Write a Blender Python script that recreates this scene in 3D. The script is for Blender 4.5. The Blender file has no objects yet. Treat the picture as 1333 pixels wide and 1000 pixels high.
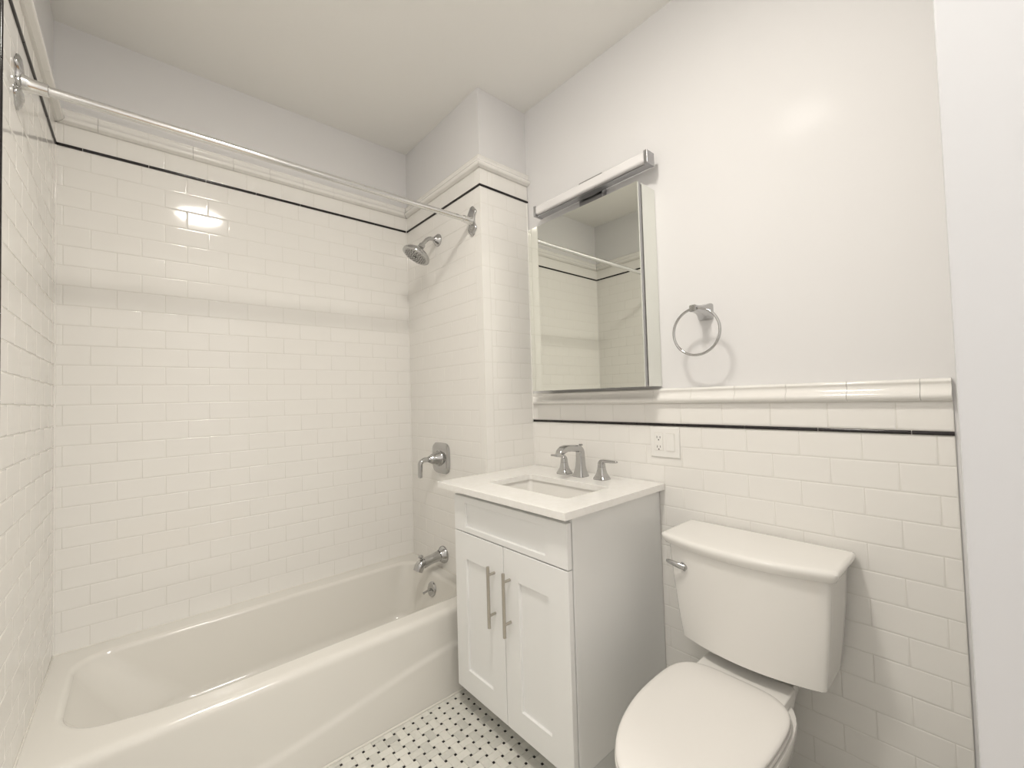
import bpy, bmesh, math, random
from mathutils import Vector, Matrix

SC = bpy.context.scene
COL = SC.collection
rnd = random.Random(7)

# ------------------------------------------------------------------ camera, world, exposure
CAM = Vector((0.2471, -2.364, 1.2755))
YAW, PITCH, ROLL, FPX = math.radians(48.8818), math.radians(1.8005), math.radians(-1.6503), 554.7816
cd = bpy.data.cameras.new('camera')
cd.sensor_fit = 'HORIZONTAL'
cd.sensor_width = 36.0
cd.lens = FPX / 1333.0 * 36.0
cd.clip_start = 0.02
cam = bpy.data.objects.new('camera', cd)
COL.objects.link(cam)
fw = Vector((math.cos(YAW) * math.cos(PITCH), math.sin(YAW) * math.cos(PITCH), math.sin(PITCH)))
r0 = Vector((math.sin(YAW), -math.cos(YAW), 0))
u0 = r0.cross(fw)
rr = math.cos(ROLL) * r0 + math.sin(ROLL) * u0
uu = -math.sin(ROLL) * r0 + math.cos(ROLL) * u0
cam.matrix_world = Matrix(((rr.x, uu.x, -fw.x, CAM.x), (rr.y, uu.y, -fw.y, CAM.y),
                           (rr.z, uu.z, -fw.z, CAM.z), (0, 0, 0, 1)))
SC.camera = cam

SC.view_settings.view_transform = 'Standard'
SC.view_settings.look = 'None'
SC.view_settings.gamma = 1.0
SC.view_settings.use_curve_mapping = False
SC.view_settings.exposure = 0.22

W = bpy.data.worlds.new('world')
SC.world = W
W.use_nodes = True
W.node_tree.nodes['Background'].inputs[0].default_value = (0.8, 0.85, 1.0, 1)
W.node_tree.nodes['Background'].inputs[1].default_value = 0.05

LAMP_POWER = 88.0        # emission strength of the round ceiling lamp (its dome)
LAMP_COL = (1.0, 0.94, 0.855)
HALL_POWER = 25.0        # watts of the hallway lamp behind the doorway
HALL_COL = (1.0, 0.965, 0.92)
LAMP_POS = (0.60, -1.72)

def hall_light():
    l = bpy.data.lights.new('hall_lamp', 'AREA')
    l.shape = 'DISK'; l.size = 0.45; l.energy = HALL_POWER; l.color = HALL_COL
    o = bpy.data.objects.new('hall_lamp', l)
    o.location = (0.95, -3.10, 2.74)
    COL.objects.link(o)
hall_light()

# ------------------------------------------------------------------ materials
def mat(name, col, rough=0.5, metal=0.0, spec=0.5, coat=0.0, ior=1.5):
    m = bpy.data.materials.new(name)
    m.use_nodes = True
    b = m.node_tree.nodes['Principled BSDF']
    b.inputs['Base Color'].default_value = (*col, 1)
    b.inputs['Roughness'].default_value = rough
    b.inputs['Metallic'].default_value = metal
    b.inputs['Specular IOR Level'].default_value = spec
    b.inputs['Coat Weight'].default_value = coat
    b.inputs['IOR'].default_value = ior
    return m

def noise_bump(m, scale, strength, dist=0.001, detail=3.0):
    nt = m.node_tree
    tc = nt.nodes.new('ShaderNodeTexCoord')
    n = nt.nodes.new('ShaderNodeTexNoise')
    n.inputs['Scale'].default_value = scale
    n.inputs['Detail'].default_value = detail
    bp = nt.nodes.new('ShaderNodeBump')
    bp.inputs['Strength'].default_value = strength
    bp.inputs['Distance'].default_value = dist
    nt.links.new(tc.outputs['Object'], n.inputs['Vector'])
    nt.links.new(n.outputs['Fac'], bp.inputs['Height'])
    nt.links.new(bp.outputs['Normal'], nt.nodes['Principled BSDF'].inputs['Normal'])
    return m

def vary(m, c1, c2, scale, detail=4.0, lo=0.4, hi=0.6):
    nt = m.node_tree
    tc = nt.nodes.new('ShaderNodeTexCoord')
    n = nt.nodes.new('ShaderNodeTexNoise')
    n.inputs['Scale'].default_value = scale
    n.inputs['Detail'].default_value = detail
    cr = nt.nodes.new('ShaderNodeValToRGB')
    cr.color_ramp.elements[0].position = lo
    cr.color_ramp.elements[0].color = (*c1, 1)
    cr.color_ramp.elements[1].position = hi
    cr.color_ramp.elements[1].color = (*c2, 1)
    nt.links.new(tc.outputs['Object'], n.inputs['Vector'])
    nt.links.new(n.outputs['Fac'], cr.inputs['Fac'])
    nt.links.new(cr.outputs['Color'], nt.nodes['Principled BSDF'].inputs['Base Color'])
    return m

M = {}
M['paint'] = noise_bump(mat('wall_paint', (0.805, 0.80, 0.80), 0.15, spec=0.016), 60, 0.03)
M['ceil'] = mat('ceiling_paint', (0.92, 0.91, 0.88), 0.75, spec=0.25)
M['tile'] = mat('white_glazed_tile', (0.90, 0.885, 0.85), 0.07)
M['grout'] = mat('grout', (0.80, 0.785, 0.74), 0.85, spec=0.2)
M['black'] = mat('black_glazed_liner', (0.012, 0.009, 0.010), 0.12)
M['rail'] = mat('white_glazed_rail', (0.90, 0.885, 0.85), 0.08)
M['chrome'] = mat('chrome', (0.52, 0.52, 0.52), 0.07, 1.0)
M['nickel'] = mat('brushed_nickel', (0.52, 0.49, 0.44), 0.32, 1.0)
M['rodmetal'] = mat('polished_rod', (0.74, 0.74, 0.735), 0.14, 1.0)
M['alu'] = mat('satin_metal', (0.42, 0.42, 0.43), 0.28, 1.0)
M['tub'] = mat('tub_enamel', (0.81, 0.79, 0.74), 0.10)
M['porcelain'] = mat('porcelain', (0.90, 0.885, 0.85), 0.09)
M['seat'] = mat('toilet_seat_plastic', (0.90, 0.88, 0.845), 0.22)
M['cab'] = mat('cabinet_paint', (0.925, 0.93, 0.92), 0.34, spec=0.45)
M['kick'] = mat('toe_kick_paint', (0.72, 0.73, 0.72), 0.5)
M['quartz'] = vary(mat('quartz', (0.85, 0.84, 0.80), 0.14), (0.93, 0.92, 0.885), (0.955, 0.945, 0.92), 55)
M['mirror'] = mat('mirror_silver', (0.83, 0.845, 0.80), 0.0, 1.0)
M['mirror_back'] = mat('cabinet_body_metal', (0.60, 0.60, 0.58), 0.35, 0.6)
M['gasket_gap'] = mat('dark_gap', (0.05, 0.048, 0.045), 0.7)  # tank gasket colour; also the painted-in shade of the mirror door gap
M['diffuser'] = mat('opal_diffuser', (0.80, 0.79, 0.79), 0.25)
M['plastic'] = mat('white_plastic', (0.90, 0.89, 0.86), 0.28)
M['slot'] = mat('dark_slot', (0.05, 0.045, 0.04), 0.6)
M['rubber'] = mat('grey_nozzle', (0.10, 0.10, 0.10), 0.55)
M['sprayface'] = mat('spray_face', (0.50, 0.50, 0.49), 0.25, 0.8)
M['caulk'] = mat('caulk', (0.80, 0.78, 0.72), 0.4)
M['trim'] = mat('trim_paint', (0.70, 0.71, 0.73), 0.38, spec=0.4)
M['hallfloor'] = vary(mat('hall_floor', (0.5, 0.38, 0.25), 0.35), (0.40, 0.28, 0.17), (0.52, 0.38, 0.24), 6)

def marble():
    m = mat('marble_mosaic', (0.78, 0.77, 0.72), 0.28)
    nt = m.node_tree
    b = nt.nodes['Principled BSDF']
    at = nt.nodes.new('ShaderNodeAttribute'); at.attribute_name = 'tone'
    tc = nt.nodes.new('ShaderNodeTexCoord')
    n = nt.nodes.new('ShaderNodeTexNoise')
    n.inputs['Scale'].default_value = 38; n.inputs['Detail'].default_value = 5; n.inputs['Distortion'].default_value = 1.2
    ad = nt.nodes.new('ShaderNodeMath'); ad.operation = 'MULTIPLY_ADD'; ad.inputs[1].default_value = 0.45
    cr = nt.nodes.new('ShaderNodeValToRGB')
    e = cr.color_ramp.elements
    e[0].position = 0.25; e[0].color = (0.80, 0.79, 0.73, 1)
    e[1].position = 1.15; e[1].color = (0.50, 0.50, 0.46, 1)
    nt.links.new(tc.outputs['Object'], n.inputs['Vector'])
    nt.links.new(n.outputs['Fac'], ad.inputs[0])
    nt.links.new(at.outputs['Fac'], ad.inputs[2])
    nt.links.new(ad.outputs[0], cr.inputs['Fac'])
    nt.links.new(cr.outputs['Color'], b.inputs['Base Color'])
    return m
M['marble'] = marble()

def emis(name, col, s):
    m = bpy.data.materials.new(name); m.use_nodes = True
    b = m.node_tree.nodes['Principled BSDF']
    b.inputs['Base Color'].default_value = (0.9, 0.9, 0.9, 1)
    b.inputs['Emission Color'].default_value = (*col, 1)
    b.inputs['Emission Strength'].default_value = s
    return m
M['lamp'] = emis('lit_lamp_dome', LAMP_COL, LAMP_POWER)

# ------------------------------------------------------------------ mesh helpers (world coordinates)
class MB:
    def __init__(self): self.bm = bmesh.new()
    def face(self, vs, mi=0):
        f = self.bm.faces.new(vs); f.material_index = mi; return f
    def box(self, a, b, bev=0.0, seg=2, mi=0):
        lo = [min(a[i], b[i]) for i in range(3)]; hi = [max(a[i], b[i]) for i in range(3)]
        t = bmesh.new()
        bmesh.ops.create_cube(t, size=1.0)
        for v in t.verts:
            for i in range(3): v.co[i] = (lo[i] + hi[i]) / 2 + v.co[i] * (hi[i] - lo[i])
        if bev > 0:
            bmesh.ops.bevel(t, geom=t.edges[:], offset=bev, segments=seg, profile=0.5, affect='EDGES')
        self.merge(t, mi); return self
    def merge(self, t, mi=0):
        mp = {v: self.bm.verts.new(v.co) for v in t.verts}
        for f in t.faces: self.face([mp[v] for v in f.verts], mi)
        t.free()
    def loft(self, loops, cap0=True, cap1=True, mi=0):
        rows = [[self.bm.verts.new(p) for p in L] for L in loops]
        n = len(rows[0])
        for a, b in zip(rows[:-1], rows[1:]):
            for i in range(n):
                j = (i + 1) % n
                self.face((a[i], a[j], b[j], b[i]), mi)
        if cap0: self.face(list(reversed(rows[0])), mi)
        if cap1: self.face(rows[-1], mi)
        return self
    def tube(self, pts, radii, n=20, mi=0, cap=True):
        pts = [Vector(p) for p in pts]
        if not isinstance(radii, (list, tuple)): radii = [radii] * len(pts)
        T = []
        for i in range(len(pts)):
            a = pts[max(0, i - 1)]; b = pts[min(len(pts) - 1, i + 1)]
            T.append((b - a).normalized())
        ref = Vector((0, 0, 1)) if abs(T[0].z) < 0.9 else Vector((0, 1, 0))
        u = (ref - T[0] * ref.dot(T[0])).normalized()
        loops = []
        for p, t, r in zip(pts, T, radii):
            u = (u - t * u.dot(t)).normalized()
            w = t.cross(u)
            rx, ry = r if isinstance(r, (list, tuple)) else (r, r)
            loops.append([p + u * (ry * math.cos(2 * math.pi * k / n)) + w * (rx * math.sin(2 * math.pi * k / n)) for k in range(n)])
        return self.loft(loops, cap, cap, mi)
    def lathe(self, o, axis, prof, n=32, mi=0):
        o = Vector(o); ax = Vector(axis).normalized()
        ref = Vector((0, 0, 1)) if abs(ax.z) < 0.9 else Vector((1, 0, 0))
        u = (ref - ax * ref.dot(ax)).normalized(); w = ax.cross(u)
        loops = [[o + ax * h + (u * math.cos(2 * math.pi * k / n) + w * math.sin(2 * math.pi * k / n)) * max(r, 1e-4) for k in range(n)] for h, r in prof]
        return self.loft(loops, True, True, mi)
    def obj(self, name, m, parent=None, smooth=35, loc=None, wn=True):
        bm = self.bm
        bmesh.ops.recalc_face_normals(bm, faces=bm.faces[:])
        me = bpy.data.meshes.new(name)
        base = Vector((0, 0, 0))
        if parent is not None: base = world_loc(parent)
        elif loc is not None: base = Vector(loc)
        bmesh.ops.translate(bm, verts=bm.verts[:], vec=-base)
        bm.to_mesh(me); bm.free()
        for k in (m if isinstance(m, (list, tuple)) else [m]): me.materials.append(M[k])
        if smooth:
            me.shade_smooth(); me.set_sharp_from_angle(angle=math.radians(smooth))
        o = bpy.data.objects.new(name, me)
        if smooth and wn:
            wm = o.modifiers.new('weighted_normal', 'WEIGHTED_NORMAL'); wm.keep_sharp = True; wm.weight = 80
        COL.objects.link(o)
        if parent is not None: o.parent = parent
        elif loc is not None: o.location = loc
        return o

def world_loc(o):
    v = Vector((0, 0, 0))
    while o is not None:
        v += Vector(o.location); o = o.parent
    return v

def tag(o, label=None, cat=None, group=None, kind=None):
    if label: o['label'] = label
    if cat: o['category'] = cat
    if group: o['group'] = group
    if kind: o['kind'] = kind
    return o

def thing(name, loc, label, cat, group=None):
    o = bpy.data.objects.new(name, None)
    o.empty_display_size = 0.05
    o.location = loc
    COL.objects.link(o)
    return tag(o, label, cat, group)

def struct(mb, name, m, label, cat, smooth=0):
    o = mb.obj(name, m, smooth=smooth)
    return tag(o, label, cat, kind='structure')

def sstep(t):
    t = max(0.0, min(1.0, t)); return t * t * (3 - 2 * t)

def rrect(x0, x1, y0, y1, r, per=14, fn=None):
    """rounded rectangle, counter-clockwise, with the same number of points per side and corner"""
    pts = []
    rs = r if isinstance(r, (list, tuple)) else [r] * 4      # corners: x1y0, x1y1, x0y1, x0y0
    cs = [(x1 - rs[0], y0 + rs[0], -90, rs[0]), (x1 - rs[1], y1 - rs[1], 0, rs[1]),
          (x0 + rs[2], y1 - rs[2], 90, rs[2]), (x0 + rs[3], y0 + rs[3], 180, rs[3])]
    for k in range(4):
        cx, cy, a0, R = cs[k]
        arc = [(cx + R * math.cos(math.radians(a0 + 90 * i / 8)), cy + R * math.sin(math.radians(a0 + 90 * i / 8))) for i in range(9)]
        pts += arc
        nx, ny, na, nR = cs[(k + 1) % 4]
        e = (nx + nR * math.cos(math.radians(na)), ny + nR * math.sin(math.radians(na)))
        s = arc[-1]
        for i in range(1, per): pts.append((s[0] + (e[0] - s[0]) * i / per, s[1] + (e[1] - s[1]) * i / per))
    return pts

# ------------------------------------------------------------------ tiling
P, Q, G = 0.0778, 0.154, 0.0018       # row pitch, column pitch, joint
def tile_quad(mb, o, u, v, n, a0, a1, b0, b1, h=0.003, mi=0, jit=0.0002):
    """one glazed tile with a pillowed edge, standing h proud of the grout"""
    tilt = [rnd.uniform(-jit, jit) for _ in range(4)]
    rings = []
    for ins, hh in ((0.0, 0.0012), (0.0003, 0.72 * h), (0.0015, 0.90 * h), (0.0030, h), (0.0050, h)):
        L = []
        for k, (a, b) in enumerate(((a0 + ins, b0 + ins), (a1 - ins, b0 + ins), (a1 - ins, b1 - ins), (a0 + ins, b1 - ins))):
            L.append(o + u * a + v * b + n * (hh + (tilt[k] if hh > 0.5 * h else 0)))
        rings.append(L)
    rows = [[mb.bm.verts.new(p) for p in L] for L in rings]
    for A, B in zip(rows[:-1], rows[1:]):
        for i in range(4): mb.face((A[i], A[(i + 1) % 4], B[(i + 1) % 4], B[i]), mi)
    mb.face(rows[-1], mi)

def tile_rows(mb, o, u, n, s0, s1, rows, holes=(), q=Q):
    """rows: (z0, z1, offset of one joint)"""
    v = Vector((0, 0, 1))
    for z0, z1, off in rows:
        k = math.floor((s0 - off) / q) - 1
        while off + k * q < s1:
            a0, a1 = max(s0, off + k * q), min(s1, off + (k + 1) * q)
            k += 1
            if a1 - a0 < 0.012: continue
            tile_quad(mb, o, u, v, n, a0 + G / 2, a1 - G / 2, z0 + G / 2, z1 - G / 2)

def run_profile(mb, o, u, n, s0, s1, prof, piece, off, gap=0.0016, m0=0.0, m1=0.0):
    """pieces of an extruded profile along u; m0/m1: mitre slopes at the ends (shift per outward distance)"""
    k = math.floor((s0 - off) / piece) - 1
    while off + k * piece < s1:
        a0, a1 = max(s0, off + k * piece), min(s1, off + (k + 1) * piece)
        k += 1
        if a1 - a0 < 0.01: continue
        e0 = m0 if a0 == s0 else 0.0
        e1 = m1 if a1 == s1 else 0.0
        g0 = 0 if a0 == s0 else gap / 2
        g1 = 0 if a1 == s1 else gap / 2
        L = []
        for t, e in ((a0 + g0, e0), (a1 - g1, e1)):
            L.append([o + u * (t + e * d) + n * d + Vector((0, 0, z)) for d, z in prof])
        mb.loft(L)

def arc(cx, cz, r, a0, a1, n):
    return [(cx + r * math.cos(math.radians(a0 + (a1 - a0) * i / n)), cz + r * math.sin(math.radians(a0 + (a1 - a0) * i / n))) for i in range(n + 1)]
LINER = [(-0.003, 0.0006)] + [(0.001 + 0.0052 * math.sin(math.pi * i / 10) ** 0.7, 0.006 - 0.0054 * math.cos(math.pi * i / 10)) for i in range(11)] + [(-0.003, 0.0114)]
def rail_profile(h=0.058):
    pr = [(-0.004, 0.0), (0.010, 0.0), (0.0115, 0.0015)]
    pr += arc(0.0155, 0.0145, 0.0115, -62, 52, 10)                    # lower torus
    pr += [(0.0195, 0.0265), (0.0165, 0.031), (0.0145, 0.036), (0.0142, 0.041), (0.0155, 0.0445)]
    pr += arc(0.0135, 0.0505, 0.0052, -50, 85, 7)                     # upper bead
    pr += [(0.010, h), (-0.004, h)]
    return pr
RAIL = rail_profile()

RIM = 0.36
ZL = RIM + 25 * P                    # 2.305: under the black line of the shower
HB = 1.1453                          # under the black line of the vanity wall
ZC = 2.80
XV, XS, YC, YE = 1.7995, 1.4862, -0.7484, -2.2825
YI = -2.328                          # room side of the doorway wall
YO = -2.465                          # hall side
XJ = 1.0                             # right jamb
TB = 0.0012                           # grout face behind tile face (tile h 0.003 + 0.001)
PB = 0.006                           # paint face behind tile face

X1, Y1, Z1 = Vector((1, 0, 0)), Vector((0, 1, 0)), Vector((0, 0, 1))

def shower_rows(even, odd):
    """rows from under the black line down, and the one above it"""
    R = []
    for i in range(25): R.append((ZL - (i + 1) * P, ZL - i * P, even if i % 2 == 0 else odd))
    R.append((ZL + 0.012, ZL + 0.012 + 0.0765, odd))
    return R

def wall_parts(parent, spans, zline, rows_fn, liner_piece=0.2005, zbot=0.0, rail_label=None):
    """spans: list of dict(o,u,n,s0,s1,even,odd,loff,roff,rm0,rm1)"""
    gm, tm, lm, cm = MB(), MB(), MB(), MB()
    for s in spans:
        o, u, n, s0, s1 = s['o'], s['u'], s['n'], s['s0'], s['s1']
        tile_rows(tm, o - n * 0.003, u, n, s.get('t0', s0), s.get('t1', s1), rows_fn(s['even'], s['odd']))
        for (e0, e1) in s.get('strips', ()):                          # bullnose pieces standing 6 in tall
            z = zline + 0.0885
            zz = [zline + 0.0885, zline + 0.012, zline, zline - P]
            k = 3
            while zz[-1] > zbot: zz.append(zline - k * P); k += 2
            for za, zb2 in zip(zz[:-1], zz[1:]):
                if za - zb2 < 0.03: continue
                tile_quad(tm, o - n * 0.003, u, Z1, n, e0 + G / 2, e1 - G / 2, max(zb2, zbot) + G / 2, za - G / 2)
        # grout bed
        A = o - n * TB
        vs = [A + u * s0 + Z1 * zbot, A + u * s1 + Z1 * zbot, A + u * s1 + Z1 * (zline + 0.145), A + u * s0 + Z1 * (zline + 0.145)]
        vb = [p - n * 0.0015 for p in vs]
        gm.loft([vb, vs])
        run_profile(lm, o - n * 0.001 + Z1 * zline, u, n, s0, s1, LINER, liner_piece, s['loff'], 0.0022, s.get('m0', 0), s.get('m1', 0))
        run_profile(cm, o - n * 0.002 + Z1 * (zline + 0.0905), u, n, s0, s1, RAIL, Q, s['roff'], 0.0009, s.get('m0', 0), s.get('m1', 0))
    gm.obj('grout_bed', 'grout', parent, 0)
    tm.obj('tile_field', 'tile', parent, 32)
    lm.obj('pencil_liner', 'black', parent, 50)
    cm.obj('chair_rail', 'rail', parent, 40)

# ------------------------------------------------------------------ structure
# floor
f = MB(); f.box((-0.15, YO, -0.10), (1.95, 0.12, -0.002))
floor = struct(f, 'floor', 'grout', 'marble basketweave mosaic floor with black dots', 'floor')
def mosaic():
    mb = MB(); tones = []
    S, D, g = 0.04, 0.0098, 0.0005
    x0, y0 = 1.299, -0.781
    a = D / 2
    def quad(xa, xb, ya, yb, mi, tone):
        xa, xb = max(xa, 0.0), min(xb, XV); ya, yb = max(ya, YO), min(yb, -0.72)
        if xb - xa < 0.002 or yb - ya < 0.002: return
        n0 = len(mb.bm.faces)
        o = Vector((0, 0, -0.0015))
        rings = []
        for ins, h in ((0, -0.001), (0.0003, 0.0010), (0.0010, 0.0015)):
            rings.append([mb.bm.verts.new((p[0], p[1], o.z + h)) for p in ((xa + ins, ya + ins), (xb - ins, ya + ins), (xb - ins, yb - ins), (xa + ins, yb - ins))])
        for A, B in zip(rings[:-1], rings[1:]):
            for i in range(4): mb.face((A[i], A[(i + 1) % 4], B[(i + 1) % 4], B[i]), mi)
        mb.face(rings[-1], mi)
        tones.extend([tone] * 9)
    for i in range(-34, 14):
        for j in range(-44, 4):
            px, py = x0 + i * S, y0 + j * S
            quad(px - a + g, px + a - g, py - a + g, py + a - g, 1, 0)
            t = rnd.random() ** 2.4 * 0.55
            if (i + j) % 2 == 0: quad(px - a + g, px + S + a - g, py + a + g, py + S - a - g, 0, t)
            else: quad(px + a + g, px + S - a - g, py - a + g, py + S + a - g, 0, t)
    o = mb.obj('mosaic_tile', ['marble', 'black'], floor, 0)
    at = o.data.attributes.new('tone', 'FLOAT', 'FACE')
    at.data.foreach_set('value', tones)
mosaic()

c = MB(); c.box((-0.15, YO, ZC), (1.95, 0.12, ZC + 0.1))
struct(c, 'ceiling', 'ceil', 'plain off-white painted ceiling', 'ceiling')

# back wall
w = MB(); w.box((-0.15, PB, 0), (1.95, 0.12, ZC))
wb = struct(w, 'wall_back', 'paint', 'back wall of the tub alcove, white subway tile under a black line', 'wall')
wall_parts(wb, [dict(o=Vector((0, 0, 0)), u=X1, n=-Y1, s0=0.0, s1=XS, even=0.0982, odd=0.0212, loff=0.075, roff=0.12, m0=1, m1=-1)],
           ZL, shower_rows, zbot=RIM - 0.005)

# left wall: tiled alcove end, painted beyond
w = MB(); w.box((-0.15, YO - 1.6, 0), (-PB, PB, ZC))
wl = struct(w, 'wall_left', 'paint', 'left end wall of the tub alcove, tiled with a black border line', 'wall')
YB = -0.815
wall_parts(wl, [dict(o=Vector((0, 0, 0)), u=-Y1, n=X1, s0=0.0, s1=0.922, t0=0.0, t1=0.852, even=0.06, odd=0.137, loff=0.01, roff=0.03, m0=1, m1=0,
                     )], ZL, shower_rows, zbot=0.0)
lv = MB()                                                             # the black line running down the open edge of the tile
for k in range(12):
    z1 = ZL - 0.001 - k * 0.2005; z0 = max(z1 - 0.199, 0.001)
    if z1 < 0.02: continue
    lv.loft([[Vector((d - 0.001, -(0.852 + z), zz)) for d, z in LINER] for zz in (z0, z1)])
lv.obj('pencil_liner', 'black', wl, 50)
bn = MB()
for k in range(16):
    z1 = ZL + 0.0885 - k * Q; z0 = max(z1 - Q, 0.001)
    if z1 < 0.02: continue
    tile_quad(bn, Vector((-0.003, 0, 0)), -Y1, Z1, X1, 0.866, 0.9215, z0 + G, z1)
bn.obj('bullnose_edge', 'tile', wl, 32)

# chase with the shower fixtures
w = MB(); w.box((XS + PB, YC + PB, 0), (1.95, PB + 0.001, ZC))
wsh = struct(w, 'wall_shower', 'paint', 'projecting tiled wall that carries the shower fittings', 'wall')
LEN = XV - XS
def sh_rows(even, odd): return shower_rows(even, odd)
wall_parts(wsh, [
    dict(o=Vector((XS, 0, 0)), u=-Y1, n=-X1, s0=0.0, s1=-YC, t0=0.0, t1=-YC - 0.050, even=0.625, odd=0.548, loff=0.13, roff=0.06, m0=1, m1=1, strips=((-YC - 0.050, -YC),)),
    dict(o=Vector((XS, YC, 0)), u=X1, n=-Y1, s0=0.0, s1=LEN + 0.004, t0=0.050, t1=LEN + 0.004, even=0.171, odd=0.079, loff=0.05, roff=0.10, m0=-1, m1=0, strips=((0.0, 0.050),)),
], ZL, sh_rows, zbot=0.0)

# vanity wall
w = MB(); w.box((XV + PB, YO - 1.6, 0), (1.95, 0.11, ZC))
wr = struct(w, 'wall_right', 'paint', 'vanity wall, white paint above tile wainscot with chair rail', 'wall')
def van_rows(even, odd):
    R = []
    for i in range(15): R.append((max(HB - (i + 1) * P, 0.0), HB - i * P, even if i % 2 == 0 else odd))
    R = [r for r in R if r[1] - r[0] > 0.01]
    R.append((HB + 0.012, HB + 0.0885, odd))
    return R
wall_parts(wr, [dict(o=Vector((XV, YC, 0)), u=-Y1, n=-X1, s0=0.0, s1=YC - YE, even=(YC + 1.634) % Q, odd=(YC + 1.634 + Q / 2) % Q,
                     loff=(YC + 1.5766) % 0.2086, roff=(YC + 1.609) % Q, m0=1, m1=0)], HB, van_rows, liner_piece=0.2086)

# doorway wall, right and left of the opening, and above
w = MB()
w.box((XJ + 0.02, YO, 0), (1.95, YI, ZC))
w.box((-0.15, YO, 0), (0.03, YI, ZC))
w.box((0.03, YO, 2.46), (XJ + 0.02, YI, ZC))
struct(w, 'wall_front', 'paint', 'white wall around the doorway the room is seen from', 'wall')
w = MB()
w.box((XJ, YO - 0.012, 0), (XJ + 0.02, YI - 0.0, 2.46), 0.004)
w.box((0.03, YO - 0.012, 0), (0.05, YI, 2.46), 0.003)
w.box((0.05, YO - 0.012, 2.44), (XJ, YI, 2.46), 0.003)
struct(w, 'trim_1', 'trim', 'white painted door jamb at the right edge', 'door jamb', 40)

def bead(parent, x, y, z0, z1):
    b = MB(); b.tube([(x, y, z0), (x, y, z1)], 0.0042, 10); b.obj('corner_grout', 'tile', parent, 60)
bead(wb, 0.0006, -0.0006, RIM, ZL - 0.0005); bead(wb, 0.0006, -0.0006, ZL + 0.012, ZL + 0.088)
bead(wsh, XS - 0.0006, -0.0006, RIM, ZL - 0.0005); bead(wsh, XS - 0.0006, -0.0006, ZL + 0.012, ZL + 0.088)
bead(wr, XV - 0.0006, YC - 0.0006, 0.0, HB - 0.0005); bead(wr, XV - 0.0006, YC - 0.0006, HB + 0.012, ZL - 0.0005)
w = MB(); w.tube([(XS - 0.001, -0.735, RIM), (XS - 0.001, -0.001, RIM), (0.001, -0.001, RIM), (0.001, -0.735, RIM)], 0.0036, 8)
struct(w, 'trim_3', 'caulk', 'thin white caulk line where the tub rim meets the tiled walls', 'caulk line', 40)

# hallway outside the door
w = MB(); w.box((-1.3, -4.06, -0.1), (2.6, YO, -0.002)); struct(w, 'floor_hall', 'hallfloor', 'hallway floor outside the doorway', 'floor')
w = MB(); w.box((-1.3, -4.06, ZC), (2.6, YO, ZC + 0.1)); struct(w, 'ceiling_hall', 'ceil', 'hallway ceiling outside the doorway', 'ceiling')
w = MB(); w.box((-0.15, -4.18, 0), (1.95, -4.065, ZC)); struct(w, 'wall_hall', 'paint', 'hallway wall facing the doorway', 'wall')

# caulk line along the foot of the tub
w = MB(); w.tube([(0.005, -0.757, 0.003), (1.485, -0.757, 0.003)], 0.0045, 8)
struct(w, 'trim_2', 'caulk', 'thin white caulk line between tub and mosaic floor', 'caulk line', 40)

# ------------------------------------------------------------------ ceiling lamp
t = thing('ceiling_light', (*LAMP_POS, ZC), 'round flush ceiling lamp that lights the bathroom, above and behind the view', 'ceiling light')
b = MB(); b.lathe((*LAMP_POS, ZC - 0.0005), (0, 0, -1), [(0, 0.16), (0.022, 0.16), (0.028, 0.157), (0.028, 0.140)], 40); b.obj('base', 'alu', t)
b = MB(); b.lathe((*LAMP_POS, ZC - 0.028), (0, 0, -1), [(0.0005, 0.142)] + [(0.018 * math.sin(math.pi / 2 * i / 8), 0.142 * math.cos(math.pi / 2 * i / 8)) for i in range(9)], 40)
b.obj('dome', 'lamp', t, 60)

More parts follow.
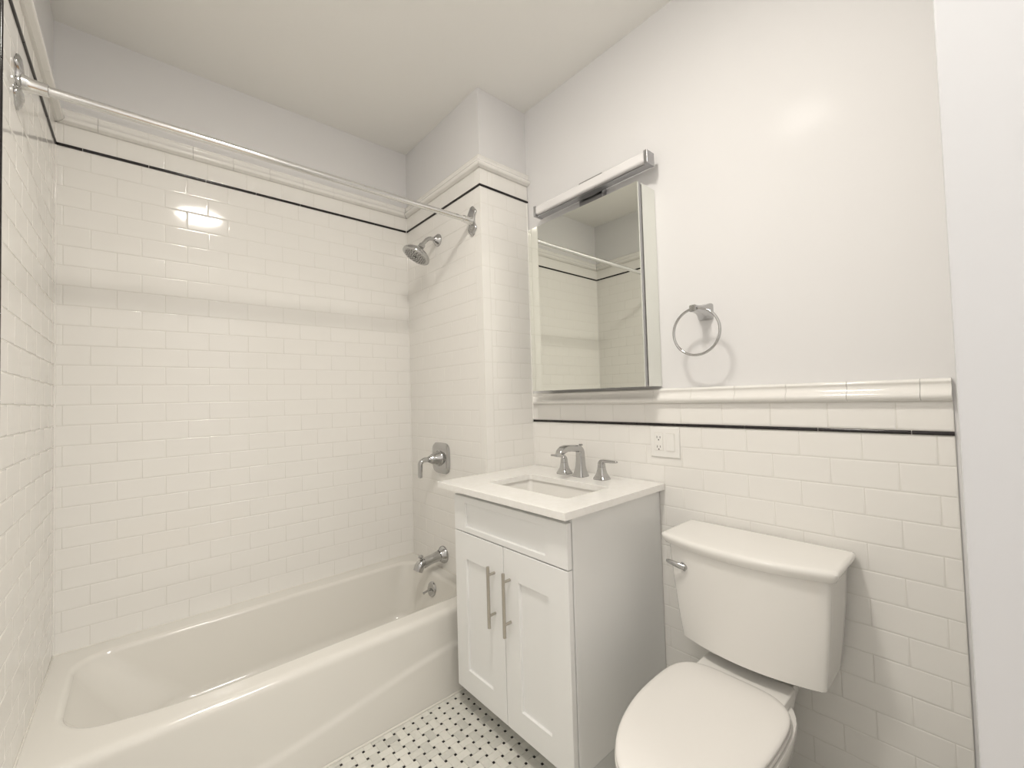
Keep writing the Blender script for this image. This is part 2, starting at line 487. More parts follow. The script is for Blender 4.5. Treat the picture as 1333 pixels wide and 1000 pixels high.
# ------------------------------------------------------------------ bathtub
tub = thing('bathtub', (0.743, -0.37, 0), 'long white enamel bathtub in the tiled alcove', 'bathtub')
def tub_body():
    mb = MB()
    X0, X1_, YB_, YF = 0.0015, XS - 0.0015, -0.0015, -0.752
    per = 60
    def outer(fy, z, g=0.0):
        L = []
        for x, y in rrect(X0 + g, X1_ - g, YF, YB_ - g, 0.001, per):
            if y < -0.70:
                zc = 0.100 + 0.108 * sstep((x - 0.42) / 0.93)
                d = 0.0065 * sstep((z - zc + 0.010) / 0.022)
                y = YF + d + fy
            L.append((x, y, z))
        return L
    def inner(z, l, r, fr, bk, cl, cr):
        """opening loop; front edge bows toward the left end"""
        L = []
        for x, y in rrect(l, r, fr, bk, [cr, cr * 0.9, cl, cl], per):
            if y < -0.3: y += 0.085 * max(0.0, 1 - (x - l) / 0.42) ** 2 * sstep((-0.3 - y) / 0.28)
            L.append((x, y, z))
        return L
    loops = []
    for i in range(41): loops.append(outer(0.004 * i / 40, 0.332 * i / 40))
    for k in range(1, 7):
        a = math.pi / 2 * k / 6
        loops.append(outer(0.004 + 0.024 * (1 - math.cos(a)), 0.332 + 0.0265 * math.sin(a), 0.0))
    loops.append(outer(0.042, RIM - 0.0005, 0.004))
    o = (0.054, XS - 0.058, -0.664, -0.082)
    r = 0.018
    loops.append(inner(RIM, o[0] - 0.003, o[1] + 0.003, o[2] - 0.003, o[3] + 0.003, 0.100, 0.085))
    for k in range(0, 7):
        a = math.pi / 2 * k / 6
        i_ = r * math.sin(a); dz = r * (1 - math.cos(a))
        loops.append(inner(RIM - dz, o[0] + i_, o[1] - i_, o[2] + i_, o[3] - i_, 0.098, 0.08))
    N = 14
    for k in range(1, N + 1):
        s = k / N
        z = RIM - r - s * 0.215
        l = o[0] + r + 0.17 * s ** 1.15; rg = o[1] - r - 0.045 * s
        fr = o[2] + r + 0.030 * s; bk = o[3] - r - 0.040 * s
        loops.append(inner(z, l, rg, fr, bk, 0.098 + 0.052 * s, 0.08 + 0.03 * s))
    l, rg, fr, bk = o[0] + r + 0.17, o[1] - r - 0.045, o[2] + r + 0.030, o[3] - r - 0.040
    z = RIM - r - 0.215
    for k in range(1, 9):
        a = math.pi / 2 * k / 8
        i_ = 0.065 * (1 - math.cos(a)); dz = 0.058 * math.sin(a)
        loops.append(inner(z - dz, l + i_ * 1.3, rg - i_, fr + i_, bk - i_, 0.15, 0.11))
    loops.append(inner(z - 0.062, l + 0.16, rg - 0.15, fr + 0.14, bk - 0.14, 0.08, 0.08))
    mb.loft(loops, True, True)
    return mb.obj('tub_shell', 'tub', tub, 40)
tub_body()
ov = MB(); OC = Vector((1.3975, -0.365, 0.285)); on = Vector((-1, 0, 0.17)).normalized()
ov.lathe(OC, on, [(0.0, 0.037), (0.004, 0.037), (0.008, 0.034), (0.010, 0.028), (0.0105, 0.004)], 36)
ovp = ov.obj('overflow_plate', 'chrome', tub); tag(ovp, 'round chrome overflow plate')
ov = MB(); ov.tube([OC + on * 0.010, OC + on * 0.022 + Vector((0, 0, -0.002)), OC + on * 0.040 + Vector((0, 0.004, -0.012)), OC + on * 0.052 + Vector((0, 0.006, -0.018))], [0.006, 0.0055, 0.005, 0.0065], 14)
ov.obj('trip_lever', 'chrome', ovp)

# ------------------------------------------------------------------ tub spout
t = thing('tub_spout', (XS, -0.345, 0.437), 'chrome tub spout on the shower wall above the tub rim', 'tub spout')
b = MB(); b.lathe((XS, -0.345, 0.437), (-1, 0, 0), [(0, 0.045), (0.006, 0.0455), (0.012, 0.043), (0.018, 0.037), (0.028, 0.031), (0.034, 0.0285)], 36); b.obj('wall_flange', 'chrome', t)
b = MB()
pts = []; rad = []
for i in range(9):
    s = i / 8
    pts.append((XS - 0.034 - 0.092 * s, -0.345, 0.437 - 0.010 * s - 0.004 * s * s)); rad.append((0.0275 - 0.002 * math.sin(math.pi * s), 0.0275 - 0.004 * math.sin(math.pi * s)))
for i in range(1, 8):
    a = math.radians(62) * i / 7
    pts.append((XS - 0.126 - 0.028 * math.sin(a), -0.345, 0.423 - 0.030 * (1 - math.cos(a)))); rad.append((0.0265, 0.0255))
e = Vector(pts[-1]); dn = Vector((-math.cos(math.radians(62)), 0, -math.sin(math.radians(62))))
pts.append(tuple(e + dn * 0.018)); rad.append((0.025, 0.0245)); pts.append(tuple(e + dn * 0.0185)); rad.append((0.020, 0.020))
b.tube(pts, rad, 24); b.obj('spout_body', 'chrome', t, 50)
b = MB(); b.lathe((XS - 0.138, -0.345, 0.440), (-0.15, 0, 1), [(0, 0.006), (0.012, 0.006), (0.014, 0.008), (0.018, 0.013), (0.023, 0.0135), (0.026, 0.010)], 22); b.obj('diverter_knob', 'chrome', t)

# ------------------------------------------------------------------ shower valve
VY, VZ = -0.345, 0.957
t = thing('shower_valve', (XS, VY, VZ), 'chrome shower valve with lever handle and rounded square plate', 'shower valve')
def yz_rrect(x, w, h, r, cy=VY, cz=VZ, per=4): return [(x, y, z) for y, z in rrect(cy - w / 2, cy + w / 2, cz - h / 2, cz + h / 2, r, per)]
def valve_loop(x, w, h):
    """rounded plate with bowed sides"""
    L = []
    for i in range(72):
        a = 2 * math.pi * i / 72
        ca, sa = math.cos(a), math.sin(a)
        k = (abs(ca) ** 4.2 + abs(sa) ** 4.2) ** (-1 / 4.2)
        L.append((x, VY + w / 2 * k * ca, VZ + h / 2 * k * sa))
    return L
b = MB(); b.loft([valve_loop(XS, .168, .166), valve_loop(XS - .006, .168, .166), valve_loop(XS - .012, .158, .156), valve_loop(XS - .016, .135, .136), valve_loop(XS - .0175, .10, .10)])
b.obj('escutcheon', 'chrome', t)
b = MB(); b.lathe((XS - 0.0135, VY, VZ), (-1, 0, 0), [(0, 0.043), (0.006, 0.043), (0.010, 0.040), (0.036, 0.029), (0.040, 0.028)], 36); b.obj('hub', 'chrome', t, 30)
b = MB()
b.lathe((XS - 0.0535, VY, VZ), (-1, 0, 0), [(0, 0.0285), (0.004, 0.0285), (0.018, 0.021), (0.030, 0.0155), (0.040, 0.013)], 32)
pts = [(XS - 0.088, VY, VZ), (XS - 0.104, VY, VZ + 0.001)]
for i in range(1, 8):
    a = math.pi / 2 * i / 7
    pts.append((XS - 0.110 - 0.022 * math.sin(a), VY, VZ - 0.022 * (1 - math.cos(a))))
pts += [(XS - 0.133, VY, VZ - 0.05), (XS - 0.133, VY, VZ - 0.088), (XS - 0.133, VY, VZ - 0.090)]
b.tube(pts, [0.014, 0.0135] + [(0.0135, 0.012)] * 7 + [(0.0135, 0.0115), (0.013, 0.011), (0.010, 0.008)], 18)
b.obj('lever_handle', 'chrome', t, 40)

# ------------------------------------------------------------------ shower head
SY, SZ = -0.362, 2.152
t = thing('showerhead', (XS, SY, SZ), 'round chrome shower head on a bent arm below the black line', 'shower head')
b = MB(); b.lathe((XS, SY, SZ), (-1, 0, 0), [(0, 0.034), (0.005, 0.034), (0.010, 0.031), (0.020, 0.021), (0.028, 0.016), (0.030, 0.011)], 36); b.obj('wall_flange', 'chrome', t)
b = MB()
d45 = Vector((-0.643, 0, -0.766)).normalized()
pts = [Vector((XS - 0.026, SY, SZ)), Vector((XS - 0.040, SY, SZ))]
for i in range(1, 9):
    a = math.radians(50) * i / 8
    pts.append(Vector((XS - 0.040 - 0.048 * math.sin(a), SY, SZ - 0.048 * (1 - math.cos(a)))))
E = pts[-1] + d45 * 0.038
pts.append(E)
b.tube(pts, 0.0105, 20); b.obj('shower_arm', 'chrome', t, 50)
n_ = Vector((-0.47, 0.10, -0.88)).normalized()
b = MB(); b.lathe(E - d45 * 0.006, n_, [(0, 0.010), (0.003, 0.0155), (0.014, 0.0175), (0.022, 0.016), (0.028, 0.018), (0.034, 0.022)], 28); b.obj('swivel_collar', 'chrome', t, 40)
b = MB(); b.lathe(E, n_, [(0.018, 0.019), (0.026, 0.025), (0.034, 0.037), (0.044, 0.053), (0.054, 0.066), (0.062, 0.0735), (0.070, 0.0765), (0.076, 0.0755), (0.0785, 0.071), (0.0785, 0.064)], 48); b.obj('head_shell', 'chrome', t, 40)
b = MB(); b.lathe(E, n_, [(0.070, 0.0632), (0.0790, 0.0632), (0.0800, 0.061), (0.0800, 0.004)], 48, 0)
uu_ = (Vector((0, 1, 0)) - n_ * n_.y).normalized(); ww_ = n_.cross(uu_)
for R, k in ((0.0, 1), (0.013, 6), (0.024, 11), (0.035, 15), (0.045, 18), (0.054, 20)):
    for i in range(k):
        a = 2 * math.pi * i / k + R * 40
        c_ = E + n_ * 0.0797 + (uu_ * math.cos(a) + ww_ * math.sin(a)) * R
        b.lathe(c_, n_, [(0, 0.0034 if R else 0.008), (0.0015, 0.0032 if R else 0.0075), (0.0022, 0.0014)], 8, 1)
sf = b.obj('spray_face', ['sprayface', 'rubber'], t, 40)
b = MB(); b.lathe(E + n_ * 0.036 + uu_ * 0.034, uu_ - n_ * 0.5, [(0, 0.006), (0.010, 0.006), (0.014, 0.0075), (0.018, 0.006)], 16); b.obj('spray_selector', 'chrome', t)

# ------------------------------------------------------------------ curtain rod
RY, RZ = -0.685, 2.150
t = thing('shower_curtain_rod', (0.743, RY, RZ), 'straight chrome shower curtain rod spanning the tub alcove', 'curtain rod')
b = MB(); b.tube([(0.006, RY, RZ), (XS - 0.006, RY, RZ)], 0.0128, 28); b.obj('rod', 'rodmetal', t)
def flange(x, s):
    def L(d, k):
        out = []
        for i in range(64):
            a = 2 * math.pi * i / 64
            z = math.cos(a); y = math.sin(a)
            w_ = 0.030 + 0.0 * abs(z)
            # waisted plate: two rounded lobes, narrower at mid height
            zz = 0.074 * (abs(z) ** 0.85) * (1 if z > 0 else -1)
            yy = (0.020 + 0.018 * math.exp(-((abs(zz) - 0.042) / 0.018) ** 2)) * (abs(y) ** 0.6) * (1 if y > 0 else -1)
            out.append((x + s * d, RY + yy * k, RZ + zz * k))
        return out
    b = MB(); b.loft([L(0.0, 1), L(0.004, 1), L(0.008, 0.94), L(0.011, 0.80), L(0.0115, 0.5)]); fl = b.obj('wall_flange', 'chrome', t, 40)
    b = MB(); b.lathe((x + s * 0.0115, RY, RZ), (s, 0, 0), [(0, 0.024), (0.006, 0.022), (0.014, 0.0185), (0.030, 0.0175), (0.046, 0.0165), (0.048, 0.0135)], 30); b.obj('rod_socket', 'rodmetal', fl, 40)
flange(0.0005, 1); flange(XS - 0.0005, -1)

# ------------------------------------------------------------------ vanity cabinet
VX, VL, VR, VT = 1.245, -0.829, -1.458, 0.8965
van = thing('vanity_cabinet', (1.53, -1.143, 0), 'white shaker vanity cabinet with two doors and a false drawer', 'vanity cabinet')
b = MB()
b.box((1.2705, VR, 0.085), (1.7960, VR + 0.018, VT), 0.0012)
b.box((1.2705, VR - 0.0018, 0.085), (1.2920, VR + 0.001, VT), 0.0008)         # right side
b.box((1.2705, VL - 0.018, 0.085), (1.7960, VL, VT), 0.0012)         # left side
b.box((1.2690, VR + 0.018, 0.085), (1.7950, VL - 0.018, 0.103))       # bottom
b.box((1.2690, VR + 0.018, VT - 0.095), (1.2890, VL - 0.018, VT))     # top rail
b.box((1.2690, VR + 0.018, 0.103), (1.2870, VR + 0.050, VT - 0.095))  # stiles
b.box((1.2690, VL - 0.050, 0.103), (1.2870, VL - 0.018, VT - 0.095))
b.box((1.2690, VR + 0.018, 0.700), (1.2870, VL - 0.018, 0.735))
b.box((1.7850, VR + 0.018, 0.103), (1.7950, VL - 0.018, VT))          # back
b.obj('carcass', 'cab', van, 30)
b = MB(); b.box((1.335, VR + 0.001, 0.001), (1.353, VL - 0.001, 0.085)); b.box((1.335, VR, 0.001), (1.7960, VR + 0.018, 0.085)); b.box((1.335, VL - 0.018, 0.001), (1.7960, VL, 0.085))
b.obj('toe_kick', 'kick', van, 30)
def shaker(name, y0, y1, z0, z1, st, rt, rb, parent, sl=None, sr=None):
    """front facing -X; y0 > y1"""
    mb = MB(); xf, xb, xp = VX, VX + 0.0205, VX + 0.0095
    sl = sl or st; sr = sr or st
    def L(x, a0, a1, c0, c1): return [(x, a0, c0), (x, a1, c0), (x, a1, c1), (x, a0, c1)]
    e = 0.0015
    i0, i1, k0, k1 = y0 - sl, y1 + sr, z0 + rb, z1 - rt
    mb.loft([L(xb, y0, y1, z0, z1), L(xf + e, y0, y1, z0, z1), L(xf, y0 - e, y1 + e, z0 + e, z1 - e),
             L(xf, i0 + 0.001, i1 - 0.001, k0 - 0.001, k1 + 0.001), L(xf + 0.001, i0, i1, k0, k1), L(xp, i0 - 0.0008, i1 + 0.0008, k0 + 0.0008, k1 - 0.0008)])
    return mb.obj(name, 'cab', parent, 20)
shaker('drawer_front', VL, VR, 0.7325, 0.876, 0.068, 0.026, 0.022, van, 0.077, 0.098)
dl = shaker('door', VL, -1.1415, 0.092, 0.7285, 0.077, 0.105, 0.088, van)
dr = shaker('door', -1.1445, VR, 0.092, 0.7285, 0.077, 0.105, 0.088, van, 0.080, 0.090)
def pull(parent, y, z0, z1):
    b = MB(); x = 1.214
    b.tube([(x, y, z0), (x, y, z1)], 0.0062, 18)
    for z in (z0 + 0.044, z1 - 0.030): b.tube([(x + 0.003, y, z), (VX + 0.0004, y, z)], 0.0050, 14)
    b.obj('handle', 'nickel', parent, 40)
pull(dl, -1.090, 0.429, 0.652)
pull(dr, -1.178, 0.429, 0.652)

# ------------------------------------------------------------------ countertop with sink
CT0, CT1 = 0.8975, 0.9220
ct = thing('vanity_countertop', (1.50, -1.115, CT0), 'white quartz countertop with rectangular sink cutout', 'countertop')
SX0, SX1, SYA, SYB = 1.352, 1.597, -1.368, -0.925
def counter():
    mb = MB(); per = 14
    O = lambda i, z: [(x, y, z) for x, y in rrect(1.212 + i, 1.7955 - (i if i < 0.001 else 0), -1.483 + i, -0.7505 - i * 0.2, 0.002, per)]
    I = lambda i, z: [(x, y, z) for x, y in rrect(SX0 - i, SX1 + i, SYA - i, SYB + i, 0.016 + i, per)]
    loops = [I(0.0, CT0), O(0.0, CT0), O(0.0, CT1 - 0.002), O(0.0008, CT1 - 0.0006), O(0.002, CT1), I(0.002, CT1), I(0.0006, CT1 - 0.0008), I(0.0, CT1 - 0.002)]
    rows = [[mb.bm.verts.new(p) for p in L] for L in loops]
    rows.append(rows[0])
    n = len(rows[0])
    for a, b in zip(rows[:-1], rows[1:]):
        for i in range(n): mb.face((a[i], a[(i + 1) % n], b[(i + 1) % n], b[i]))
    mb.obj('slab', 'quartz', ct, 40)
counter()
sk = thing('sink', (1.475, -1.147, CT0), 'white rectangular undermount sink set below the countertop', 'sink')
def basin():
    mb = MB(); per = 10
    def R(o, z, r): return [(x, y, z) for x, y in rrect(SX0 - o, SX1 + o, SYA - o, SYB + o, r, per)]
    zt = CT0 - 0.0008
    mb.loft([R(0.030, zt - 0.010, 0.03), R(0.030, zt, 0.03), R(0.008, zt, 0.022), R(0.007, zt - 0.004, 0.022), R(0.0, zt - 0.045, 0.028), R(-0.006, zt - 0.095, 0.034),
             R(-0.016, zt - 0.118, 0.04), R(-0.034, zt - 0.130, 0.04), R(-0.080, zt - 0.134, 0.03)], False, True)
    mb.obj('basin', 'porcelain', sk, 40)
    b = MB(); b.lathe((1.475, -1.147, zt - 0.134), (0, 0, 1), [(0.0003, 0.030), (0.003, 0.029), (0.004, 0.022), (0.002, 0.020), (0.004, 0.004)], 28); b.obj('drain', 'chrome', sk)
basin()

# ------------------------------------------------------------------ faucet
FX, FY = 1.698, -1.142
fa = thing('faucet', (FX, FY, CT1), 'chrome widespread sink faucet on the countertop', 'faucet')
def sq(cx, cy, z, wx, wy, r, per=3): return [(x, y, z) for x, y in rrect(cx - wx / 2, cx + wx / 2, cy - wy / 2, cy + wy / 2, r, per)]
def spout():
    mb = MB()
    loops = [sq(FX, FY, CT1 + 0.0004, .056, .056, .010), sq(FX, FY, CT1 + .005, .056, .056, .010), sq(FX, FY, CT1 + .014, .050, .050, .010), sq(FX, FY, CT1 + .028, .042, .042, .009),
             sq(FX, FY, CT1 + .045, .036, .037, .008), sq(FX + .001, FY, CT1 + .075, .032, .034, .008), sq(FX + .001, FY, CT1 + .100, .031, .033, .008)]
    # turn over and run toward the room as a flattening bar
    base = [(p[0] - FX, p[1] - FY) for p in sq(FX, FY, 0, .031, .033, .008)]
    C0 = Vector((FX - .024, 0, CT1 + .100))
    for i in range(1, 7):
        a = math.radians(82) * i / 6
        k = 1 - 0.12 * i / 6
        L = []
        for dx, dy in base:
            rr_ = .025 + dx * k
            L.append((C0.x + rr_ * math.cos(a), FY + dy, C0.z + rr_ * math.sin(a)))
        loops.append(L)
    for s, drop, kx, ky in ((.016, .002, .88, .98), (.042, .005, .86, .98), (.066, .006, .90, 1.0), (.086, .002, .98, 1.04), (.101, -.007, .90, 1.02), (.110, -.018, .70, .96)):
        a = math.radians(82 + 18 * s / .1 + (34 if s > .095 else 12 if s > .08 else -8))
        cx, cz = FX - .026 - s, CT1 + .1245 + drop
        L = []
        for dx, dy in base:
            L.append((cx + dx * kx * math.cos(a), FY + dy * ky, cz + dx * kx * math.sin(a)))
        loops.append(L)
    mb.loft(loops)
    return mb.obj('spout', 'chrome', fa, 32)
sp = spout()
b = MB(); b.lathe((FX + .006, FY, CT1 + .112), (0, 0, 1), [(0, .0035), (.020, .0035), (.022, .009), (.026, .0095), (.029, .007)], 20); b.obj('lift_rod', 'chrome', fa)
def fhandle(cy, s):
    mb = MB()
    mb.loft([sq(FX + .004, cy, CT1 + .0004, .056, .060, .012), sq(FX + .004, cy, CT1 + .006, .056, .060, .012), sq(FX + .004, cy, CT1 + .014, .048, .050, .011), sq(FX + .004, cy, CT1 + .026, .037, .038, .009),
             sq(FX + .004, cy, CT1 + .040, .031, .031, .008), sq(FX + .004, cy, CT1 + .052, .0275, .0275, .007)])
    h = mb.obj('handle_base', 'chrome', fa, 32)
    mb = MB()
    x = FX + .004
    L = []
    prof = [(0.0, .0525, .023, .023, 0), (0.0, .062, .022, .022, 0)]
    loops = [sq(x, cy, CT1 + .0525, .0272, .0272, .007), sq(x, cy, CT1 + .066, .0262, .0262, .007)]
    base = [(p[0] - x, p[1] - cy) for p in sq(x, cy, 0, .0262, .0262, .007)]
    for i in range(1, 6):
        a = math.radians(90) * i / 5
        k = 1 - .55 * i / 5
        ring = []
        for dx, dy in base:
            r_ = .012 + (-dy * s) * k
            ring.append((x + dx * (1 - .1 * i / 5), cy + s * (.012 - r_ * math.cos(a)), CT1 + .066 + r_ * math.sin(a)))
        loops.append(ring)
    for q_, th, wd in ((.03, .0125, .025), (.055, .0105, .022), (.073, .0095, .019), (.077, .006, .013)):
        ring = []
        for dx, dy in base:
            ring.append((x + dx / .0262 * wd, cy + s * q_, CT1 + .078 - (-dy * s) / .0262 * -th))
        loops.append(ring)
    mb.loft(loops)
    mb.obj('lever', 'chrome', h, 32)
fhandle(-1.043, 1)
fhandle(-1.252, -1)

# ------------------------------------------------------------------ mirrored medicine cabinet
MX, ML, MR, MZ0, MZ1 = 1.680, -0.874, -1.484, 1.3025, 2.090
mc = thing('medicine_cabinet', (1.74, (ML + MR) / 2, MZ0), 'mirrored medicine cabinet on the wall above the vanity', 'medicine cabinet')
b = MB(); b.box((MX + 0.028, MR + 0.002, MZ0 + 0.001), (XV + PB - 0.0005, ML - 0.002, MZ1 - 0.001), 0.001); b.obj('body', 'mirror_back', mc, 30)
b = MB(); b.box((MX + 0.0285, MR, MZ0), (XV + 0.004, MR + 0.0019, MZ1)); o = b.obj('side_mirror', 'mirror', mc, 0); tag(o, 'mirrored right side panel')
b = MB(); b.box((MX + 0.0285, ML - 0.0019, MZ0), (XV + 0.004, ML, MZ1)); o = b.obj('side_mirror', 'mirror', mc, 0); tag(o, 'mirrored left side panel')
b = MB(); b.box((MX + 0.006, MR + 0.001, MZ0 + 0.001), (MX + 0.0225, ML - 0.001, MZ1 - 0.001), 0.0008); dm = b.obj('door', 'alu', mc, 30)
b = MB()
def ML_(x, i): return [(x, ML - i, MZ0 + i), (x, MR + i, MZ0 + i), (x, MR + i, MZ1 - i), (x, ML - i, MZ1 - i)]
b.loft([ML_(MX + 0.0058, 0), ML_(MX + 0.0005, 0), ML_(MX, 0.0005)]); b.obj('mirror', 'mirror', dm, 0)
b = MB(); b.box((MX + 0.0226, MR + 0.004, MZ0 + 0.004), (MX + 0.0279, ML - 0.004, MZ1 - 0.004)); b.obj('door_gap_shade', 'gasket_gap', mc, 0)  # dark filler in the open gap behind the door, shade put in as colour

# ------------------------------------------------------------------ vanity light bar
vl = thing('vanity_light', (1.74, -1.195, 2.188), 'unlit horizontal bar light above the mirrored cabinet', 'wall light')
BZ0, BZ1, BX0, BX1 = 2.163, 2.213, 1.713, 1.763
b = MB(); b.box((1.772, -1.254, 2.118), (XV + PB - 0.0005, -1.124, 2.252), 0.003); cp = b.obj('wall_canopy', 'alu', vl)
b = MB(); b.box((BX1 - 0.001, -1.215, 2.168), (1.772, -1.163, 2.208)); b.obj('mounting_arm', 'alu', cp)
b = MB(); b.box((BX0 + 0.014, -1.496, BZ0 + 0.0005), (BX1, -0.899, BZ0 + 0.006), 0.001); b.box((BX1 - 0.004, -1.496, BZ0 + 0.006), (BX1, -0.899, BZ1 - 0.006)); b.obj('housing', 'alu', vl)
b = MB()
prof = [(BX1 - 0.0045, BZ0 + 0.0065), (BX1 - 0.0045, BZ1 - 0.004)] + [(BX0 + 0.010 - 0.010 * math.sin(math.radians(90 * i / 6)), BZ1 - 0.010 + 0.010 * math.cos(math.radians(90 * i / 6))) for i in range(7)] + [(BX0 + 0.010 - 0.010 * math.cos(math.radians(90 * i / 6)), BZ0 + 0.0165 - 0.010 * math.sin(math.radians(90 * i / 6))) for i in range(7)]
b.loft([[(x, y, z) for x, z in prof] for y in (-1.4955, -0.8995)]); b.obj('diffuser', 'diffuser', vl, 40)
for ya, yb in ((-1.511, -1.496), (-0.899, -0.884)):
    b = MB(); b.box((BX0 - 0.002, ya, BZ0 - 0.001), (BX1 + 0.001, yb, BZ1 + 0.001), 0.0015); b.obj('end_cap', 'alu', vl)

# ------------------------------------------------------------------ towel ring
TY, TZ = -1.668, 1.566
tr = thing('towel_ring', (XV + PB, TY, TZ), 'chrome towel ring on the wall right of the mirrored cabinet', 'towel ring')
def yz(x, w, h, r, cz=TZ): return [(x, y, z) for y, z in rrect(TY - w / 2, TY + w / 2, cz - h / 2, cz + h / 2, r, 3)]
b = MB()
b.loft([yz(XV + PB - .0005, .054, .058, .008), yz(XV - .002, .054, .058, .008), yz(XV - .008, .050, .054, .008), yz(XV - .020, .042, .044, .008, TZ + .001), yz(XV - .036, .034, .034, .007, TZ + .002),
        yz(XV - .055, .028, .027, .006, TZ + .003), yz(XV - .075, .025, .024, .005, TZ + .003), yz(XV - .098, .024, .024, .004, TZ + .003), yz(XV - .100, .021, .021, .003, TZ + .003)])
b.obj('post', 'chrome', tr, 32)
b = MB(); RC = Vector((XV - .088, TY - .004, TZ - .079)); n = 64
rows = []
for i in range(n):
    a = 2 * math.pi * i / n
    er = Vector((0, math.sin(a), math.cos(a)))
    rows.append([b.bm.verts.new(RC + er * (0.082 + 0.0046 * math.cos(2 * math.pi * k / 14)) + Vector((1, 0, 0)) * 0.0046 * math.sin(2 * math.pi * k / 14)) for k in range(14)])
for i in range(n):
    for k in range(14): b.face((rows[i][k], rows[(i + 1) % n][k], rows[(i + 1) % n][(k + 1) % 14], rows[i][(k + 1) % 14]))
b.obj('ring', 'chrome', tr, 60)

# ------------------------------------------------------------------ outlet and switch plate
OY0, OY1, OZ0, OZ1 = -1.5515, -1.4285, 1.0235, 1.1435
op = thing('outlet_switch_plate', (XV, -1.49, 1.083), 'white two-gang wall plate with outlet and rocker switch', 'outlet plate')
def plate():
    mb = MB()
    def L(x, i, r): return [(x, y, z) for y, z in rrect(OY0 + i, OY1 - i, OZ0 + i, OZ1 - i, r, 3)]
    mb.loft([L(XV - .0005, 0, .003), L(XV - .0040, 0, .003), L(XV - .0062, .0025, .003), L(XV - .0066, .006, .003)])
    mb.obj('face_plate', 'plastic', op, 30)
plate()
def insert(cy): return (XV - .0088, cy - .0165, 1.0505), (XV - .0060, cy + .0165, 1.1165)
a_, c_ = insert(-1.4665); b = MB(); b.box(a_, c_, 0.0007); rc = b.obj('receptacle', 'plastic', op, 30)
sl = MB()
for cz in (1.102, 1.065):
    sl.box((XV - .0090, -1.4665 + .0055, cz - .0045), (XV - .0085, -1.4665 + .0078, cz + .0045))
    sl.box((XV - .0090, -1.4665 - .0078, cz - .0038), (XV - .0085, -1.4665 - .0055, cz + .0038))
    sl.lathe((XV - .0085, -1.4665, cz - .0105), (-1, 0, 0), [(0, .0027), (.0005, .0027)], 12)
sl.obj('socket_slots', 'slot', rc, 0)
b = MB()
pr = [(XV - .0060, 1.0505), (XV - .0098, 1.0505), (XV - .0078, 1.0835), (XV - .0105, 1.1165), (XV - .0060, 1.1165)]
b.loft([[(x, y, z) for x, z in pr] for y in (-1.5315, -1.4985)]); b.obj('rocker_switch', 'plastic', op, 20)
b = MB()
for cy in (-1.4665, -1.515):
    b.box((XV - .00675, cy - .0185, 1.0485), (XV - .0064, cy + .0185, 1.1185))
b.obj('insert_gap', 'grout', op, 0)

# ------------------------------------------------------------------ toilet
TCY = -1.822
to = thing('toilet', (1.45, TCY, 0), 'white two-piece toilet with closed lid beside the vanity', 'toilet')
def egg(z, xf, xb, hw, xw, back=0.75, n=72, cy=TCY, fp=2.0):
    """plan outline: rounded front at xf, squarer back at xb, widest at xw"""
    L = []
    for i in range(n):
        a = 2 * math.pi * i / n
        ca, sa = math.cos(a), math.sin(a)
        if ca <= 0:
            k = (abs(ca) ** fp + abs(sa) ** fp) ** (-1 / fp)
            x = xw + (xw - xf) * ca * k; y = hw * sa * k
        else:
            e = 2 + 3.5 * back
            k = (abs(ca) ** e + abs(sa) ** e) ** (-1 / e)
            x = xw + (xb - xw) * ca * k; y = hw * sa * k
        L.append((x, cy + y, z))
    return L
b = MB()
b.loft([egg(0.001, 1.185, 1.640, .105, 1.42, .8), egg(0.015, 1.185, 1.640, .106, 1.42, .8), egg(0.05, 1.200, 1.635, .098, 1.42, .8), egg(0.12, 1.215, 1.630, .092, 1.42, .8), egg(0.19, 1.200, 1.630, .098, 1.40, .8),
        egg(0.26, 1.150, 1.630, .122, 1.38, .7), egg(0.32, 1.095, 1.632, .150, 1.37, .6), egg(0.365, 1.062, 1.634, .160, 1.365, .5), egg(0.392, 1.055, 1.634, .166, 1.365, .45), egg(0.400, 1.058, 1.632, .164, 1.365, .45),
        egg(0.402, 1.066, 1.628, .158, 1.365, .45), egg(0.4025, 1.12, 1.56, .10, 1.365, .3)])
b.obj('bowl', 'porcelain', to, 50)
b = MB()                                                             # deck that carries the tank
def deck(z, i, w0=.124, xb=1.648): return [(x, y, z) for x, y in rrect(1.47 + i, xb - i * .5, TCY - w0 + i, TCY + w0 - i, [.008, .008, .05, .05], 6)]
b.loft([deck(.20, .05), deck(.30, .03), deck(.37, .006), deck(.405, 0.0), deck(.4235, 0.0), deck(.4265, .002), deck(.4275, .006)])
b.loft([deck(.20, .06, .11, 1.775), deck(.30, .03, .11, 1.775), deck(.36, .012, .11, 1.775), deck(.393, .010, .11, 1.775), deck(.395, .014, .11, 1.775)])
b.obj('tank_deck', 'porcelain', to, 45)
# seat and lid
def lidout(z, i):
    return egg(z, 1.046 + i, 1.574 - i, .1685 - i, 1.385, .5, cy=TCY + .008)
b = MB(); b.loft([lidout(.4035, .006), lidout(.404, .001), lidout(.410, -.002), lidout(.4155, -.001), lidout(.4165, .004)]); b.obj('seat', 'seat', to, 40)
b = MB(); b.loft([lidout(.4175, .006), lidout(.418, .002), lidout(.424, .0), lidout(.4285, .002), lidout(.4315, .007), lidout(.433, .016), lidout(.4345, .05), lidout(.435, .11)]); b.obj('lid', 'seat', to, 50)
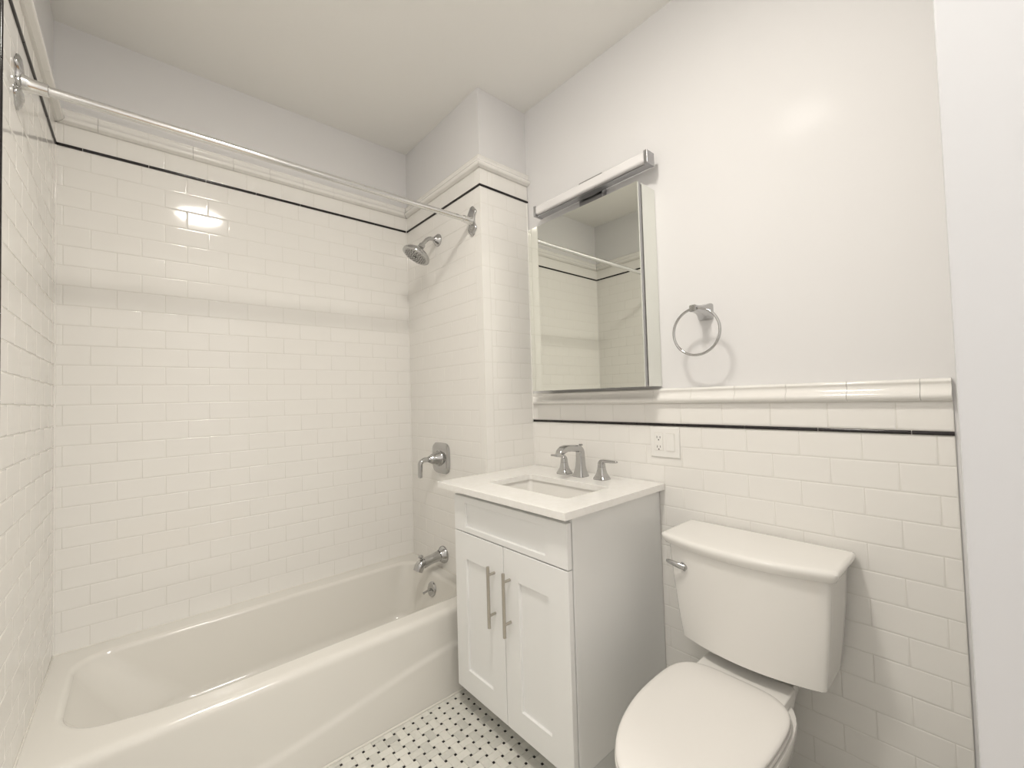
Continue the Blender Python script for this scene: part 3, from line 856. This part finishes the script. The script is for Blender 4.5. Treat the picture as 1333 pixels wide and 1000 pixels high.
# tank
TKY = -1.829
def tank(z, hw, xfs, bow, i=0.0, xb=1.784, cy=TKY, n=24):
    """bowed front; xfs: front x at the sides; bow: extra in the middle"""
    L = []
    hw -= i
    r = .010
    L += [(xb - i, cy + hw - r, z), (xb - i, cy - hw + r, z)]
    L += [(xb - i - r * .3, cy - hw + r * .3, z), (xb - i - r, cy - hw, z)]
    for k in range(1, 6): 
        x = (xb - r) + (xfs + r - (xb - r)) * k / 6
        L.append((x, cy - hw, z))
    x0 = xfs + i
    L += [(x0 + r, cy - hw, z), (x0 + r * .55, cy - hw + r * .08, z), (x0 + r * .2, cy - hw + r * .4, z)]
    for k in range(n + 1):
        y = -hw + r * .9 + (2 * hw - 1.8 * r) * k / n
        q = y / hw
        L.append((x0 - bow * (1 - q * q) + bow * (1 - ((hw - r * .9) / hw) ** 2) * 0.0, cy + y, z))
    L += [(x0 + r * .2, cy + hw - r * .4, z), (x0 + r * .55, cy + hw - r * .08, z), (x0 + r, cy + hw, z)]
    for k in range(1, 6):
        x = (xfs + r) + ((xb - r) - (xfs + r)) * k / 6
        L.append((x, cy + hw, z))
    L += [(xb - i - r, cy + hw, z), (xb - i - r * .3, cy + hw - r * .3, z)]
    return L
b = MB()
b.loft([tank(.4635, .196, 1.618, .036, .012), tank(.4655, .197, 1.612, .038, .004), tank(.471, .198, 1.610, .040), tank(.56, .208, 1.603, .042), tank(.66, .217, 1.597, .044), tank(.765, .224, 1.592, .046), tank(.7705, .2245, 1.592, .046)])
tk = b.obj('tank', 'porcelain', to, 45)
b = MB(); b.lathe((1.705, TCY, .3945), (0, 0, 1), [(0.0, .05), (.070, .05)], 24); b.obj('tank_gasket', 'gasket_gap', to)
b = MB()
LC = dict(xb=1.791)
def shrink(L, ky, kx):
    mx = sum(p[0] for p in L) / len(L); my = sum(p[1] for p in L) / len(L)
    return [(mx + (p[0] - mx) * kx, my + (p[1] - my) * ky, p[2]) for p in L]
b.loft([tank(.7715, .232, 1.586, .048, .004, **LC), tank(.775, .236, 1.583, .049, **LC), tank(.790, .2435, 1.577, .050, **LC), tank(.7985, .245, 1.576, .050, **LC), tank(.8035, .245, 1.576, .050, .003, **LC), tank(.8062, .245, 1.576, .050, .008, **LC), shrink(tank(.8070, .245, 1.576, .050, .008, **LC), .985, .95), shrink(tank(.8076, .245, 1.576, .050, .008, **LC), .9, .75), shrink(tank(.8078, .245, 1.576, .050, .008, **LC), .5, .4)])
b.obj('tank_lid', 'porcelain', to, 50)
# flush lever
LY, LZ = -1.668, .712
b = MB(); b.lathe((1.583, LY, LZ), (-1, 0, 0), [(0, .018), (.004, .018), (.008, .015), (.010, .010), (.016, .009), (.020, .008)], 26)
b.tube([(1.566, LY - .004, LZ), (1.562, LY + .012, LZ + .003), (1.560, LY + .030, LZ + .007), (1.559, LY + .048, LZ + .010), (1.559, LY + .056, LZ + .011)],
       [(.006, .009), (.0055, .009), (.005, .0085), (.004, .007), (.002, .004)], 16)
o = b.obj('flush_lever', 'chrome', to, 40); tag(o, 'chrome flush lever')
